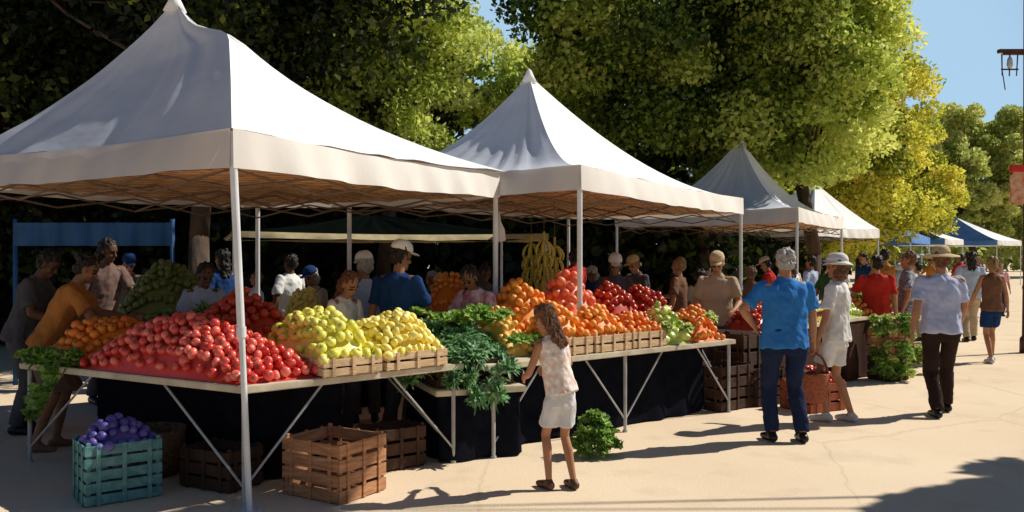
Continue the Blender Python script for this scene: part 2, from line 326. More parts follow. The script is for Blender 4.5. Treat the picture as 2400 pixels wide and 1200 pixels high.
# ---------------------------------------------------------------- ground
def ground():
    m=bpy.data.materials.new('street_surface'); nt,N,L,b=nodes(m)
    tc=N.new('ShaderNodeTexCoord')
    def nz(s,d=6):
        n=N.new('ShaderNodeTexNoise'); n.inputs['Scale'].default_value=s; n.inputs['Detail'].default_value=d; L.new(tc.outputs['Object'],n.inputs[0]); return n
    a=nz(.45); rp=N.new('ShaderNodeValToRGB'); e=rp.color_ramp.elements
    e[0].position=.3; e[0].color=(.76,.60,.42,1); e[1].position=.7; e[1].color=(.84,.68,.49,1); L.new(a.outputs[0],rp.inputs[0])
    f=nz(60,8); mx=N.new('ShaderNodeMixRGB'); mx.blend_type='MULTIPLY'; mx.inputs[0].default_value=.25
    r2=N.new('ShaderNodeValToRGB'); r2.color_ramp.elements[0].position=.3; r2.color_ramp.elements[0].color=(.6,.6,.6,1); r2.color_ramp.elements[1].position=.55
    L.new(f.outputs[0],r2.inputs[0]); L.new(rp.outputs[0],mx.inputs[1]); L.new(r2.outputs[0],mx.inputs[2])
    st=nz(1.6,8); r3=N.new('ShaderNodeValToRGB'); r3.color_ramp.elements[0].position=.36; r3.color_ramp.elements[0].color=(.7,.68,.66,1); r3.color_ramp.elements[1].position=.46
    L.new(st.outputs[0],r3.inputs[0]); m2=N.new('ShaderNodeMixRGB'); m2.blend_type='MULTIPLY'; m2.inputs[0].default_value=.3
    L.new(mx.outputs[0],m2.inputs[1]); L.new(r3.outputs[0],m2.inputs[2])
    vo=N.new('ShaderNodeTexVoronoi'); vo.feature='DISTANCE_TO_EDGE'; vo.inputs['Scale'].default_value=.35; 
    w=nz(2.5); wm=N.new('ShaderNodeMixRGB'); wm.inputs[0].default_value=.12; L.new(tc.outputs['Object'],wm.inputs[1]); L.new(w.outputs[1],wm.inputs[2]); L.new(wm.outputs[0],vo.inputs[0])
    r4=N.new('ShaderNodeValToRGB'); r4.color_ramp.elements[0].color=(.45,.42,.4,1); r4.color_ramp.elements[1].position=.005
    L.new(vo.outputs[0],r4.inputs[0]); m3=N.new('ShaderNodeMixRGB'); m3.blend_type='MULTIPLY'; m3.inputs[0].default_value=.25
    L.new(m2.outputs[0],m3.inputs[1]); L.new(r4.outputs[0],m3.inputs[2])
    L.new(m3.outputs[0],b.inputs['Base Color']); b.inputs['Roughness'].default_value=.9; b.inputs['Specular IOR Level'].default_value=.15
    bp=N.new('ShaderNodeBump'); bp.inputs['Strength'].default_value=.3; bp.inputs['Distance'].default_value=.01
    L.new(f.outputs[0],bp.inputs['Height']); L.new(bp.outputs[0],b.inputs['Normal'])
    bm=bmesh.new(); bmesh.ops.create_grid(bm,x_segments=40,y_segments=40,size=400)
    o=obj_bm('street',bm,m); o['kind']='structure'
ground()

# ---------------------------------------------------------------- tents
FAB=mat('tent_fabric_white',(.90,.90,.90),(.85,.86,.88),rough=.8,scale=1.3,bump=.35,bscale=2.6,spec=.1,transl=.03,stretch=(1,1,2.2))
FBG=mat('tent_fabric_painted_shade',(.66,.69,.77),(.58,.62,.70),rough=.85,scale=1.3,bump=.35,bscale=2.6,spec=.05,transl=.03,stretch=(1,1,2.2))  # white canopy cloth with shade painted into its colour, for side and back slopes
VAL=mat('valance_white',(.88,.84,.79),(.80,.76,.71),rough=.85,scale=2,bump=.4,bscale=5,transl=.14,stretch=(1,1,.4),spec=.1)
VAG=mat('valance_shaded_fabric',(.66,.62,.60),(.58,.54,.53),rough=.85,scale=2,bump=.4,bscale=5,transl=.12,stretch=(1,1,.4),spec=.05)  # darker valance copy, shade tone painted in for the same two sides
FBL=mat('tent_fabric_blue',(.09,.23,.54),(.075,.19,.47),rough=.8,scale=2,bump=.3)
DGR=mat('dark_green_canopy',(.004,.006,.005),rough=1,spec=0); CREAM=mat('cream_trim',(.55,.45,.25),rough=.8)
POLE=mat('pole_metal',(.74,.76,.80),(.62,.64,.68),rough=.35,scale=4,spec=.5)
def lattice_mat():
    m=bpy.data.materials.new('woven_ceiling'); nt,N,L,b=nodes(m)
    tc=N.new('ShaderNodeTexCoord'); mp=N.new('ShaderNodeMapping'); mp.inputs['Rotation'].default_value=(0,0,.3); L.new(tc.outputs['Object'],mp.inputs[0])
    n=N.new('ShaderNodeTexNoise'); n.inputs['Scale'].default_value=3; n.inputs['Detail'].default_value=6; L.new(tc.outputs['Object'],n.inputs[0])
    wm=N.new('ShaderNodeMixRGB'); wm.inputs[0].default_value=.10; L.new(mp.outputs[0],wm.inputs[1]); L.new(n.outputs[1],wm.inputs[2])
    br=N.new('ShaderNodeTexBrick'); br.inputs['Scale'].default_value=1.7; br.inputs['Mortar Size'].default_value=.02; br.inputs['Color1'].default_value=(.95,.56,.29,1); br.inputs['Color2'].default_value=(.74,.40,.19,1); br.inputs['Mortar'].default_value=(.14,.07,.035,1)
    L.new(wm.outputs[0],br.inputs[0])
    mx=N.new('ShaderNodeMixRGB'); mx.blend_type='MULTIPLY'; mx.inputs[0].default_value=.6; L.new(br.outputs[0],mx.inputs[1])
    rp=N.new('ShaderNodeValToRGB'); rp.color_ramp.elements[0].position=.35; rp.color_ramp.elements[0].color=(.4,.35,.3,1); rp.color_ramp.elements[1].position=.6; L.new(n.outputs[0],rp.inputs[0]); L.new(rp.outputs[0],mx.inputs[2])
    L.new(mx.outputs[0],b.inputs['Base Color']); b.inputs['Roughness'].default_value=.8
    tr=N.new('ShaderNodeBsdfTranslucent'); L.new(mx.outputs[0],tr.inputs[0]); ms=N.new('ShaderNodeMixShader'); ms.inputs[0].default_value=.4
    L.new(b.outputs[0],ms.inputs[1]); L.new(tr.outputs[0],ms.inputs[2]); L.new(ms.outputs[0],N['Material Output'].inputs[0]); return m
CEIL=lattice_mat(); NCEIL=mat('ceiling_blue',(.06,.14,.34),rough=.8,transl=.3); TRM=mat('truss_dark',(.16,.10,.065),rough=.5)
def hipdef(A,K,p,n=18):
    return [V((A.x+(K.x-A.x)*t,A.y+(K.y-A.y)*t,K.z+(A.z-K.z)*(1-t)**p)) for t in [i/n for i in range(n+1)]]
def hippx(pts,n=18):
    ts=[p[3] for p in pts]; W=[P(*p[:3]) for p in pts]; out=[]
    for i in range(n+1):
        t=i/n; out.append(V([float(np.interp(t,ts,[w[j] for w in W])) for j in range(3)]))
    for _ in range(1):
        out=[out[0]]+[(out[i-1]+out[i]*2+out[i+1])/4 for i in range(1,n)]+[out[n]]
    return out
def tent(C,u,L,D,peak,eave=2.59,vh=.28,p=1.8,hips=None,label='',matR=None,side=None,ceil=None,lean=None,w=None,val=None,truss=True):
    u=V((*u,0)).normalized(); w=V((-u.y,u.x,0)) if w is None else V((*w,0)).normalized()
    c0=V((*C,eave)); K=[c0,c0+u*L,c0+u*L+w*D,c0+w*D]
    base=sum((k for k in K),V())/4; base.z=0
    root=empty('market_tent',base); meta(root,label,'market tent','market tents along the street')
    n=18
    H=[None]*4
    for i in range(4): H[i]=(hips or {}).get(i) or hipdef(peak,K[i],p,n)
    mr=matR or FAB
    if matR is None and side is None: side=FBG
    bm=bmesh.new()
    order=[(0,1),(1,2),(2,3),(3,0)]
    for fi,(i,j) in enumerate(order):
        g=[]
        M=30
        for t in range(n+1):
            row=[]
            for s in range(M+1):
                a=H[i][t].lerp(H[j][t],s/M); q=t/n
                sag=math.sin(math.pi*s/M)
                a.z-=.035*sag*q+.06*sag*math.sin(math.pi*q)
                if 0<s<M:
                    a.z+=.055*noise.noise(V((s*.42,fi*7.3,q*1.3)))*(.3+q*(1-q)*3)*min(1,sag*2)+.016*noise.noise(a*3.2)
                row.append(bm.verts.new(a-base))
            g.append(row)
        for t in range(n):
            for s in range(M):
                f=bm.faces.new((g[t][s],g[t+1][s],g[t+1][s+1],g[t][s+1])) if t>0 else bm.faces.new((g[0][s],g[1][s],g[1][s+1]))
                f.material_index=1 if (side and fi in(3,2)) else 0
    for v in list(bm.verts):
        if not v.link_faces: bm.verts.remove(v)
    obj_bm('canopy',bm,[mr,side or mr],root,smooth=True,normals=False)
    bm=bmesh.new(); loft(bm,[(0,0,-.10,.10,.10),(0,0,0.0,.05,.05),(0,0,.05,.03,.03),(0,0,.07,.01,.01)],Matrix.Translation(peak-base),14); obj_bm('peak_cap',bm,side if side is FBL else mr,root,smooth=True)
    for fi,(i,j) in enumerate(order):
        bm=bmesh.new(); a=K[i];b=K[j]; nn=(b-a).normalized().cross(V((0,0,1))); S=70; pr=None
        for s in range(S+1):
            q=a.lerp(b,s/S)-base; sg=.035*math.sin(math.pi*s/S); wv=.010*math.sin(s*.7+fi+2*noise.noise(q))+.028*noise.noise(q*2.0)
            e=min(1,6*min(s,S-s)/S)
            t=bm.verts.new(q+V((0,0,-sg))+nn*.012); m_=bm.verts.new(q+V((0,0,-sg-vh*.5))+nn*(.015+(wv+.055)*e)); l=bm.verts.new(q+V((0,0,-sg*.9-vh+.014*noise.noise(q*2.4)))+nn*(.018+(wv*1.9+.09)*e))
            if pr:
                bm.faces.new((pr[0],pr[1],m_,t)); bm.faces.new((pr[1],pr[2],l,m_))
            pr=(t,m_,l)
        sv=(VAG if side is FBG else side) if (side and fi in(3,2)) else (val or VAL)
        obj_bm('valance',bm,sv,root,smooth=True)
    bm=bmesh.new(); S=14; g=[]
    for i in range(S+1):
        r=[]
        for j in range(S+1):
            a=.015+.97*i/S; b=.015+.97*j/S
            q=c0+u*L*a+w*D*b-base; q.z=eave-vh*.96+.03*(math.sin(math.pi*a)*math.sin(math.pi*b))**.5+.012*noise.noise(q*2)
            r.append(bm.verts.new(q))
        g.append(r)
    for i in range(S):
        for j in range(S): bm.faces.new((g[i][j],g[i][j+1],g[i+1][j+1],g[i+1][j]))
    obj_bm('ceiling_lining',bm,ceil or CEIL,root,smooth=True,normals=False)
    Kb=[k-base for k in K]; cen=(Kb[0]+Kb[2])/2
    if truss:
        bm=bmesh.new()
        def tr(a,b,z0,nseg):
            for s in range(nseg):
                p0=a.lerp(b,s/nseg);p1=a.lerp(b,(s+1)/nseg)
                for (z1,z2) in((0,-.13),(-.13,0)):
                    cone(bm,p0+V((0,0,z0+z1)),p1+V((0,0,z0+z2)),.009,.009,6)
        Ki=[k.lerp(cen,.03) for k in Kb]
        for i,j in order: tr(Ki[i],Ki[j],-vh-.0,4)
        tr((Ki[0]+Ki[3])/2,(Ki[1]+Ki[2])/2,-vh+.0,5); tr((Ki[0]+Ki[1])/2,(Ki[3]+Ki[2])/2,-vh+.0,5)
        obj_bm('roof_truss',bm,TRM,root)
    for i in range(4):
        bm=bmesh.new(); t=Kb[i].lerp(cen,.012); bt=V((t.x,t.y,0))
        if lean and i==0: bt+=V((*lean,0))
        r=.025; tt=V((t.x,t.y,eave-.02)); md=bt.lerp(tt,.47)
        cone(bm,md,tt,r*1.05,r*1.05,16); cone(bm,bt,md+V((0,0,.05)),r*.82,r*.82,16); cone(bm,md-V((0,0,.03)),md+V((0,0,.04)),r*1.3,r*1.3,16)
        box(bm,bt+V((0,0,.006)),(.12,.12,.012)); 
        obj_bm('pole',bm,POLE,root,smooth=False)
    return root
w1=(-.867,.498)
h0=hippx([(410,0,7.6,0),(446,60,7.35,.13),(536,73,6.95,.38),(541,180,6.2,.7),(543,300,5.67,1)])
h1=hippx([(410,0,7.6,0),(450,62,7.5,.1),(540,75,7.3,.22),(620,145,7.5,.36),(700,203,7.7,.48),(790,254,7.9,.6),(880,300,8.1,.72),(1040,362,8.4,.87),(1185,402,8.67,1)])
h3=hippx([(410,0,7.6,0),(350,68,7.6,.12),(300,112,7.6,.22),(220,180,7.55,.36),(150,228,7.5,.5),(70,280,7.45,.68),(0,315,7.4,.82),(-93,369,7.36,1)])
C1=P(543,300,5.67)
tent((C1.x,C1.y),(.498,.867),3.46,3.4,P(410,0,7.6),eave=2.55,vh=.26,hips={0:h0,1:h1,3:h3},label='large white peaked canopy tent over the tomato stall',lean=(.13,-.04),w=w1)
tent((.66,8.3),(.514,.857),5.6,3.0,P(1240,175,10.6),eave=2.59,vh=.25,p=1.9,label='white peaked canopy tent over the orange stall')
tent((5.19,15.5),(.514,.857),4.5,3.6,P(1735,325,18.3),eave=2.59,p=2.0,label='white peaked canopy tent with open sides')
tent((8.5,24),(.72,.69),4.3,3.4,V((9.3,26.2,3.95)),eave=2.55,p=1.15,label='white canopy tent with blue lining',ceil=NCEIL)
tent((15.9,34),(.6,.8),3.6,4.6,V((15.9,36.5,3.35)),eave=2.5,p=1.2,label='blue canopy tent beside white tents',matR=FBL,ceil=NCEIL,val=FBL,truss=False)
tent((21.3,42),(.7,.71),2.8,4.2,V((20.8,44.5,3.45)),eave=2.55,p=1.2,label='white canopy tent with blue side panel',side=FBL,ceil=NCEIL,truss=False)
tent((27.3,48),(.75,.66),3.8,5.8,V((26.3,50.6,4.0)),eave=2.6,p=1.2,label='wide canopy tent with blue side and white front',side=FBL,ceil=NCEIL,truss=False)
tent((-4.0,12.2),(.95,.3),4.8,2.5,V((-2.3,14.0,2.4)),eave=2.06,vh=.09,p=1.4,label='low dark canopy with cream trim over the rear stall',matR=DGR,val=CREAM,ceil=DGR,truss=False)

# ---------------------------------------------------------------- tables, crates
WOOD=mat('crate_wood',(.60,.30,.15),(.36,.17,.08),rough=.8,scale=6,bump=.4,bscale=30,stretch=(1,1,8)); WOODL=mat('pale_crate_wood',(.78,.58,.36),(.62,.41,.23),rough=.8,scale=6,bump=.4,bscale=30,stretch=(1,1,8))
WOODD=mat('dark_wood',(.08,.04,.025),(.045,.023,.014),rough=.8,scale=6,bump=.4)
TOP=mat('table_top',(.70,.62,.47),(.52,.44,.32),rough=.7,scale=5,bump=.2); CLB=mat('black_cloth_and_shade',(.006,.007,.012),(.010,.011,.018),rough=1,scale=6,bump=.3,spec=.02)
TEAL=mat('teal_plastic',(.16,.34,.33),(.07,.22,.23),rough=.45,scale=22); LEGM=mat('white_leg',(.5,.5,.5),rough=.4)
def xy(Q,e1,e2,a,b): return V((Q[0]+e1[0]*a+e2[0]*b,Q[1]+e1[1]*a+e2[1]*b,0))
def table(Q,e1,e2,L,D,h,label,skirt=None,cat='table',matT=None,legs=True,edge=.05,inset=0):
    c=xy(Q,e1,e2,L/2,D/2); root=empty('market_table',c); meta(root,label,cat,'market stall tables')
    po=[xy(Q,e1,e2,a,b)-c for a,b in((0,0),(L,0),(L,D),(0,D))]
    bm=bmesh.new(); prism(bm,po,h-edge,h); bmesh.ops.bevel(bm,geom=bm.edges[:],offset=.006,segments=2,affect='EDGES'); obj_bm('table_top',bm,matT or TOP,root)
    if skirt:
        sp=[xy(Q,e1,e2,a,b)-c for a,b in((inset,inset),(L-inset,inset),(L-inset,D),(inset,D))]
        bm=bmesh.new(); pts=[]
        for i in range(4):
            a=sp[i]*.985; b=sp[(i+1)%4]*.985; n=max(int((b-a).length/.035),3); nn=(b-a).normalized().cross(V((0,0,1)))
            for s in range(n): 
                q=a.lerp(b,s/n); pts.append((q,nn,s))
        rows=[]
        for k,(q,nn,s) in enumerate(pts):
            wv=.012*math.sin(s*.45+2*noise.noise(q*2))+.03*noise.noise(V((k*.09,h,0)))
            rows.append([bm.verts.new(q+V((0,0,h-edge-.003))-nn*.012),bm.verts.new(q+V((0,0,h*.45))+nn*wv),bm.verts.new(q+V((0,0,.015+.012*math.sin(k*.7)))+nn*(wv*1.8+.015))])
        for r0,r1 in zip(rows,rows[1:]+rows[:1]):
            for t in range(2): bm.faces.new((r0[t],r0[t+1],r1[t+1],r1[t]))
        obj_bm('table_skirt',bm,skirt,root,smooth=True)
    if legs:
        pts=[(po[i]*.95) for i in range(4)]
        if L>3: pts+= [(po[0].lerp(po[1],.5))*.93]
        for t in pts:
            bm=bmesh.new(); cone(bm,V((t.x,t.y,0)),V((t.x,t.y,h-edge-.002)),.016,.018,12); cone(bm,V((t.x,t.y,0)),V((t.x,t.y,.02)),.026,.024,12); obj_bm('leg',bm,LEGM,root)
        prs=[(pts[0],pts[1]),(pts[0],pts[3]),(pts[1],pts[2])] if L<3 else [(pts[0],pts[4]),(pts[4],pts[1]),(pts[0],pts[3]),(pts[1],pts[2])]
        for (a,b) in prs:
            for (s,e,f) in((a,b,.33),(b,a,.33)):
                bm=bmesh.new(); m=s.lerp(e,f); cone(bm,V((s.x,s.y,.12)),V((m.x,m.y,h-edge-.002)),.009,.009,8); obj_bm('brace',bm,LEGM,root)
    return root
def crate(pos,ang,w,d,h,m,label,slats=3,tilt=0,posts=True,name='wooden_crate',cat='crate',group='produce crates at the market'):
    bm=bmesh.new(); t=.012
    box(bm,(0,0,t/2+.004),(w-.03,d-.03,t))
    sh=h/(slats)*.8
    rs=random.Random(int(abs(pos[0]*1000)))
    for i in range(slats):
        z=(i+.5)*h/slats
        for s in(-1,1):
            box(bm,(0,s*(d/2-t/2),z+rs.uniform(-.003,.003)),(w,t,sh*rs.uniform(.93,1.03)),Matrix.Rotation(rs.uniform(-.008,.008),3,'Y')); box(bm,(s*(w/2-t/2),0,z+rs.uniform(-.003,.003)),(t,d-2*t-.004,sh*rs.uniform(.93,1.03)),Matrix.Rotation(rs.uniform(-.008,.008),3,'X'))
    for sx in(-1,1):
        for sy in(-1,1):
            box(bm,(sx*(w/2-t-.014),sy*(d/2-t-.014),h/2+.006),(.026,.026,h+.012))
        for q in(-.33,0,.33):
            box(bm,(q*w*1.0,sx*(d/2+.005),h/2),(.03,.009,h*.98)); 
            box(bm,(sx*(w/2+.005),q*d,h/2),(.009,.03,h*.98))
    bmesh.ops.bevel(bm,geom=bm.edges[:],offset=.002,segments=1,affect='EDGES')
    o=obj_bm(name,bm,m,loc=pos,rz=ang); return meta(o,label,cat,group)

# ---------------------------------------------------------------- fruit
STEM=mat('stem_green',(.08,.16,.03),rough=.6)
def fruitmesh(name,r,prof,m,stem=True,lobes=0,seg=14,rings=9):
    bm=bmesh.new(); rr=[]
    for i in range(rings+1):
        th=math.pi*i/rings; ring=[]
        R,z=prof(th)
        if i in(0,rings): rr.append([bm.verts.new((0,0,z*r))]); continue
        for j in range(seg):
            a=2*math.pi*j/seg; q=R*(1+lobes*math.cos(4*a)); ring.append(bm.verts.new((q*r*math.cos(a),q*r*math.sin(a),z*r)))
        rr.append(ring)
    for i in range(rings):
        A,B=rr[i],rr[i+1]
        for j in range(seg):
            k=(j+1)%seg
            if len(A)==1: bm.faces.new((A[0],B[j],B[k]))
            elif len(B)==1: bm.faces.new((A[j],B[0],A[k]))
            else: bm.faces.new((A[j],B[j],B[k],A[k]))
    if stem:
        zt=prof(0)[1]*r
        n0=len(bm.faces); cone(bm,V((0,0,zt-.002)),V((.003,0,zt+.012)),.003,.0025,6)
        for i in range(5):
            a=i*1.257; 
            vs=[bm.verts.new(V((0,0,zt+.003))),bm.verts.new(V((math.cos(a-.25)*r*.25,math.sin(a-.25)*r*.25,zt+.005))),bm.verts.new(V((math.cos(a)*r*.5,math.sin(a)*r*.5,zt+.004))),bm.verts.new(V((math.cos(a+.25)*r*.25,math.sin(a+.25)*r*.25,zt+.005)))]
            bm.faces.new(vs)
        bm.faces.ensure_lookup_table()
        for f in bm.faces[n0:]: f.material_index=1
    bmesh.ops.recalc_face_normals(bm,faces=bm.faces)
    me=bpy.data.meshes.new(name); bm.to_mesh(me); bm.free(); me.materials.append(m); me.materials.append(STEM)
    me.polygons.foreach_set('use_smooth',[True]*len(me.polygons)); return me
tomP=lambda t:(math.sin(t)*1.05,math.cos(t)*.85-(.18*math.exp(-(t/.35)**2)))
orP=lambda t:(math.sin(t),math.cos(t)*.97-.05*math.exp(-(t/.25)**2))
leP=lambda t:(math.sin(t)**1.15*.85,math.cos(t)*1.2+.12*math.exp(-(t/.3)**2)-.12*math.exp(-((math.pi-t)/.3)**2))
peP=lambda t:(math.sin(t)**.8*(.95+.12*math.cos(t)),math.cos(t)*1.25-.15*math.exp(-(t/.4)**2))
def fm(n,a,b,rough=.3,**k): return mat('fruit_'+n,a,b,rough=rough,scale=12,rand=True,spec=.5,bump=k.get('bump',.03),bscale=k.get('bs',120))
FR={'tomato':fruitmesh('tomato',.038,tomP,fm('tomato',(.60,.02,.015),(.96,.24,.18),.25)),
 'red_apple':fruitmesh('red_apple',.042,tomP,fm('apple',(.34,.016,.012),(.62,.08,.025),.3),stem=False),
 'orange':fruitmesh('orange',.041,orP,fm('orange',(.86,.22,.018),(.96,.45,.07),.42,bump=.2,bs=220),stem=False),
 'carrot_orange':fruitmesh('mandarin',.038,orP,fm('mandarin',(.80,.16,.012),(.94,.36,.045),.42,bump=.2,bs=220)),
 'lemon':fruitmesh('lemon',.038,leP,fm('lemon',(.92,.72,.10),(.96,.87,.32),.38,bump=.15,bs=200),stem=False),
 'green_apple':fruitmesh('green_apple',.044,tomP,fm('green_apple',(.72,.70,.08),(.93,.84,.20),.32)),
 'grapefruit':fruitmesh('grapefruit',.050,orP,fm('grapefruit',(.84,.13,.06),(.92,.34,.17),.42,bump=.2,bs=200),stem=False),
 'bell_pepper':fruitmesh('bell_pepper',.045,peP,fm('pepper',(.30,.48,.07),(.80,.80,.25),.25),lobes=.09,seg=20),
 'plum':fruitmesh('plum',.036,orP,fm('plum',(.06,.05,.28),(.18,.14,.44),.45),stem=False),
 'avocado':fruitmesh('avocado',.045,leP,fm('avocado',(.10,.13,.02),(.22,.24,.055),.5,bump=.4,bs=150),stem=False),
 'yellow_plum':fruitmesh('apricot',.036,orP,fm('apricot',(.90,.45,.05),(.94,.64,.18),.38),stem=False)}
INFO={'tomato':('tomato','ripe red tomato heaped on the market table'),'red_apple':('apple','dark red apple in a heap on the stall'),'orange':('orange','round bright orange heaped on the stall'),
'carrot_orange':('mandarin','small orange mandarin piled on the market table'),'lemon':('lemon','yellow lemon heaped in a slatted wooden crate'),'green_apple':('green_apple','yellow-green apple heaped in a wooden crate'),
'grapefruit':('grapefruit','pink-orange grapefruit stacked on the stall'),'bell_pepper':('bell_pepper','green and yellow bell pepper on the stall'),'plum':('plum','purple-blue plum piled in a teal crate'),
'avocado':('avocado','dark green avocado in a heap at the stall'),'yellow_plum':('apricot','yellow-orange apricot heaped on the stall')}
def heap(kind,Q,e1,e2,a0,a1,b0,b1,z0,H,pw=2.2,jit=.014,label=None):
    me=FR[kind]; nm,lab=INFO[kind]; r=max(abs(v.co.x) for v in me.vertices)
    sa=(a1-a0)/2; sb=(b1-b0)/2; ca=(a0+a1)/2; cb=(b0+b1)/2; ph=random.uniform(0,9)
    hf=lambda u,v: H*max(0,1-abs(u)**pw)*max(0,1-abs(v)**pw)*(1+.22*noise.noise(V((u*1.7+ph,v*1.7,ph))))
    bm=bmesh.new(); S=16; g=[]
    for i in range(S+1):
        row=[]
        for j in range(S+1):
            u=-1+2*i/S; v=-1+2*j/S; q=xy(Q,e1,e2,ca+u*(sa-.01),cb+v*(sb-.01)); q.z=z0+.003+max(hf(u,v)-.3*r,0)+.012*noise.noise(q*20+V((0,0,3)))*(1 if max(abs(u),abs(v))<.99 else 0)
            row.append(bm.verts.new(q))
        g.append(row)
    for i in range(S):
        for j in range(S): bm.faces.new((g[i][j],g[i+1][j],g[i+1][j+1],g[i][j+1]))
    o=obj_bm(nm+'_heap',bm,me.materials[0],smooth=True); meta(o,'mass of '+nm.replace('_',' ')+'s under the top layer',nm.replace('_',' ')+' heap',kind='stuff')
    st=2*r*1.0; na=int(2*sb/(st*.87)); 
    for j in range(na+1):
        b=b0+r*.6+j*st*.87
        if b>b1-r*.5: break
        off=(j%2)*st/2+random.uniform(-.3,.3)*st; a=a0+r*.6+max(off,0)
        while a<=a1-r*.5:
            u=(a-ca)/sa; v=(b-cb)/sb; z=hf(u,v)
            du=(hf(u+.05,v)-z)/(.05*sa)
            q=xy(Q,e1,e2,a+random.uniform(-jit,jit),b+random.uniform(-jit,jit)); q.z=z0+max(z,0)+r*.75+random.uniform(-.008,.014)
            o=bpy.data.objects.new(nm,me); o.location=q; o.rotation_euler=(random.uniform(-1.4,1.4),random.uniform(-1.4,1.4),random.uniform(0,6)); s=random.uniform(.82,1.10); o.scale=(s*random.uniform(.95,1.05),s,s*random.uniform(.94,1.04))
            COL.objects.link(o); meta(o,label or lab,nm.replace('_',' '),nm.replace('_',' ')+'s heaped on the stall')
            a+=st/math.sqrt(1+min(du*du,1.2))

def leafy(name,n,R,ln,wd,m,seed,up=.5,flat=.0):
    rs=np.random.RandomState(seed); vs=[];fs=[];ti=[]
    for i in range(n):
        a=rs.rand()*6.283; el=up*rs.rand()**.6*1.5+flat; L=ln*(.6+.5*rs.rand()); W=wd*(.6+.6*rs.rand())
        d=V((math.cos(a)*math.cos(el),math.sin(a)*math.cos(el),math.sin(el))); s=V((-math.sin(a),math.cos(a),0)); 
        o=V((rs.randn()*R*.25,rs.randn()*R*.25,rs.rand()*R*.3)); dr=rs.uniform(.2,1.0)
        b0=len(vs); S=5
        for t in range(S+1):
            q=t/S; c=o+d*L*q+V((0,0,-dr*L*q*q*.6)); w=W*math.sin(math.pi*min(.12+q*.8,1))**.8
            cr=.4*w*(1 if t%2 else -1)
            vs+= [tuple(c-s*w+V((0,0,cr+w*.5))),tuple(c),tuple(c+s*w+V((0,0,-cr+w*.5)))]
        for t in range(S):
            k=b0+t*3; fs+=[(k,k+1,k+4,k+3),(k+1,k+2,k+5,k+4)]; tt=rs.rand(); ti+=[tt,tt*.9+.05]
    me=bpy.data.meshes.new(name); me.from_pydata(vs,[],fs); at=me.attributes.new('tint','FLOAT','FACE'); at.data.foreach_set('value',ti); me.materials.append(m)
    me.polygons.foreach_set('use_smooth',[True]*len(me.polygons)); return me
LG=leafmat('lettuce_leaf',[(0,(.12,.28,.035)),(.6,(.28,.50,.09)),(1,(.60,.72,.28))]); KG=leafmat('kale_leaf',[(0,(.05,.17,.05)),(.5,(.20,.43,.18)),(1,(.52,.70,.44))]); YG=leafmat('pale_leaf',[(0,(.32,.50,.08)),(1,(.80,.82,.36))])
LET=[leafy('lettuce_head',60,.10,.16,.045,LG,s,up=1.0) for s in(1,2)]; KAL=[leafy('leafy_bunch',64,.08,.28,.026,KG,s,up=.7) for s in(3,4,5)]; PAL=[leafy('pale_lettuce',50,.09,.15,.05,YG,s,up=1.0) for s in(6,7)]
def leaf_at(ms,p,s=1,tilt=(0,0),lab='bunch of dark leafy greens on the stall',cat='leafy greens',nm=None,grp='bunches of leafy greens'):
    me=random.choice(ms); o=bpy.data.objects.new(nm or me.name.split('.')[0],me); o.location=p; o.scale=(s,s,s); o.rotation_euler=(tilt[0],tilt[1],random.uniform(0,6.28)); COL.objects.link(o); meta(o,lab,cat,grp); return o

# ---- stall 1
Q1=(-1.80,5.74); e1=(.742,.67); e2=(-.867,.498)
table(Q1,e1,e2,1.90,2.62,.82,'long produce table with cream edge and white trestle legs',legs=True,skirt=CLB,inset=.60)  # black skirt added here to stand in for deep shade under the table
heap('tomato',Q1,e1,e2,.02,.74,.06,1.95,.82,.40,pw=2.0)
heap('red_apple',Q1,e1,e2,.80,1.5,1.15,2.0,.82,.50)
heap('carrot_orange',Q1,e1,e2,.08,.90,1.97,2.56,.82,.32)
a1=math.atan2(.67,.742); nrm=(-.67,.742)
for (a,bb,wd,ln,k,hh,pw_) in((1.00,.54,.50,1.08,'green_apple',.33,2.8),(1.55,.42,.58,.84,'lemon',.27,3.2)):
    c=xy(Q1,e1,e2,a,bb); c.z=.822
    crate(c,a1,wd,ln,.14,WOODL,'shallow pale slatted crate full of yellow fruit',slats=2)
    heap(k,(c.x,c.y),e1,nrm,-wd/2-.01,wd/2+.01,-ln/2+.01,ln/2-.01,.90,hh,pw=pw_)
for i in range(10):
    q=xy(Q1,e1,e2,random.uniform(-.02,.14),random.uniform(2.0,2.55)); q.z=.84; leaf_at(LET,q,.85,(.3,0),lab='green leafy herbs drooping over the table edge')
for i in range(8):
    q=xy(Q1,e1,e2,-.03,2.12+.04*i); q.z=.80-.05*i; leaf_at(LET,q,.6,(2.2,0),lab='green leafy herbs drooping over the table edge')
for i in range(14):
    q=xy(Q1,e1,e2,random.uniform(.95,1.6),random.uniform(2.05,2.55)); q.z=.88+random.uniform(0,.34); leaf_at(KAL,q,.62)
c=P(275,1150,6.05); c.z=0
crate((c.x,c.y,0),math.radians(38),.50,.40,.42,TEAL,'teal plastic crate filled with purple plums on ground',slats=5,name='plastic_crate')
heap('plum',(c.x,c.y),(math.cos(.663),math.sin(.663)),(-math.sin(.663),math.cos(.663)),-.24,.24,-.19,.19,.34,.17)
A=V((-1.17,5.80,0)); ax=(V((-.93,6.18,0))-A).normalized(); ang=math.atan2(ax.y,ax.x); ay=V((-ax.y,ax.x,0)); c=A+ax*.24+ay*.28
crate((c.x,c.y,0),ang,.48,.56,.42,WOOD,'empty slatted brown wooden crate standing on pavement',slats=4)
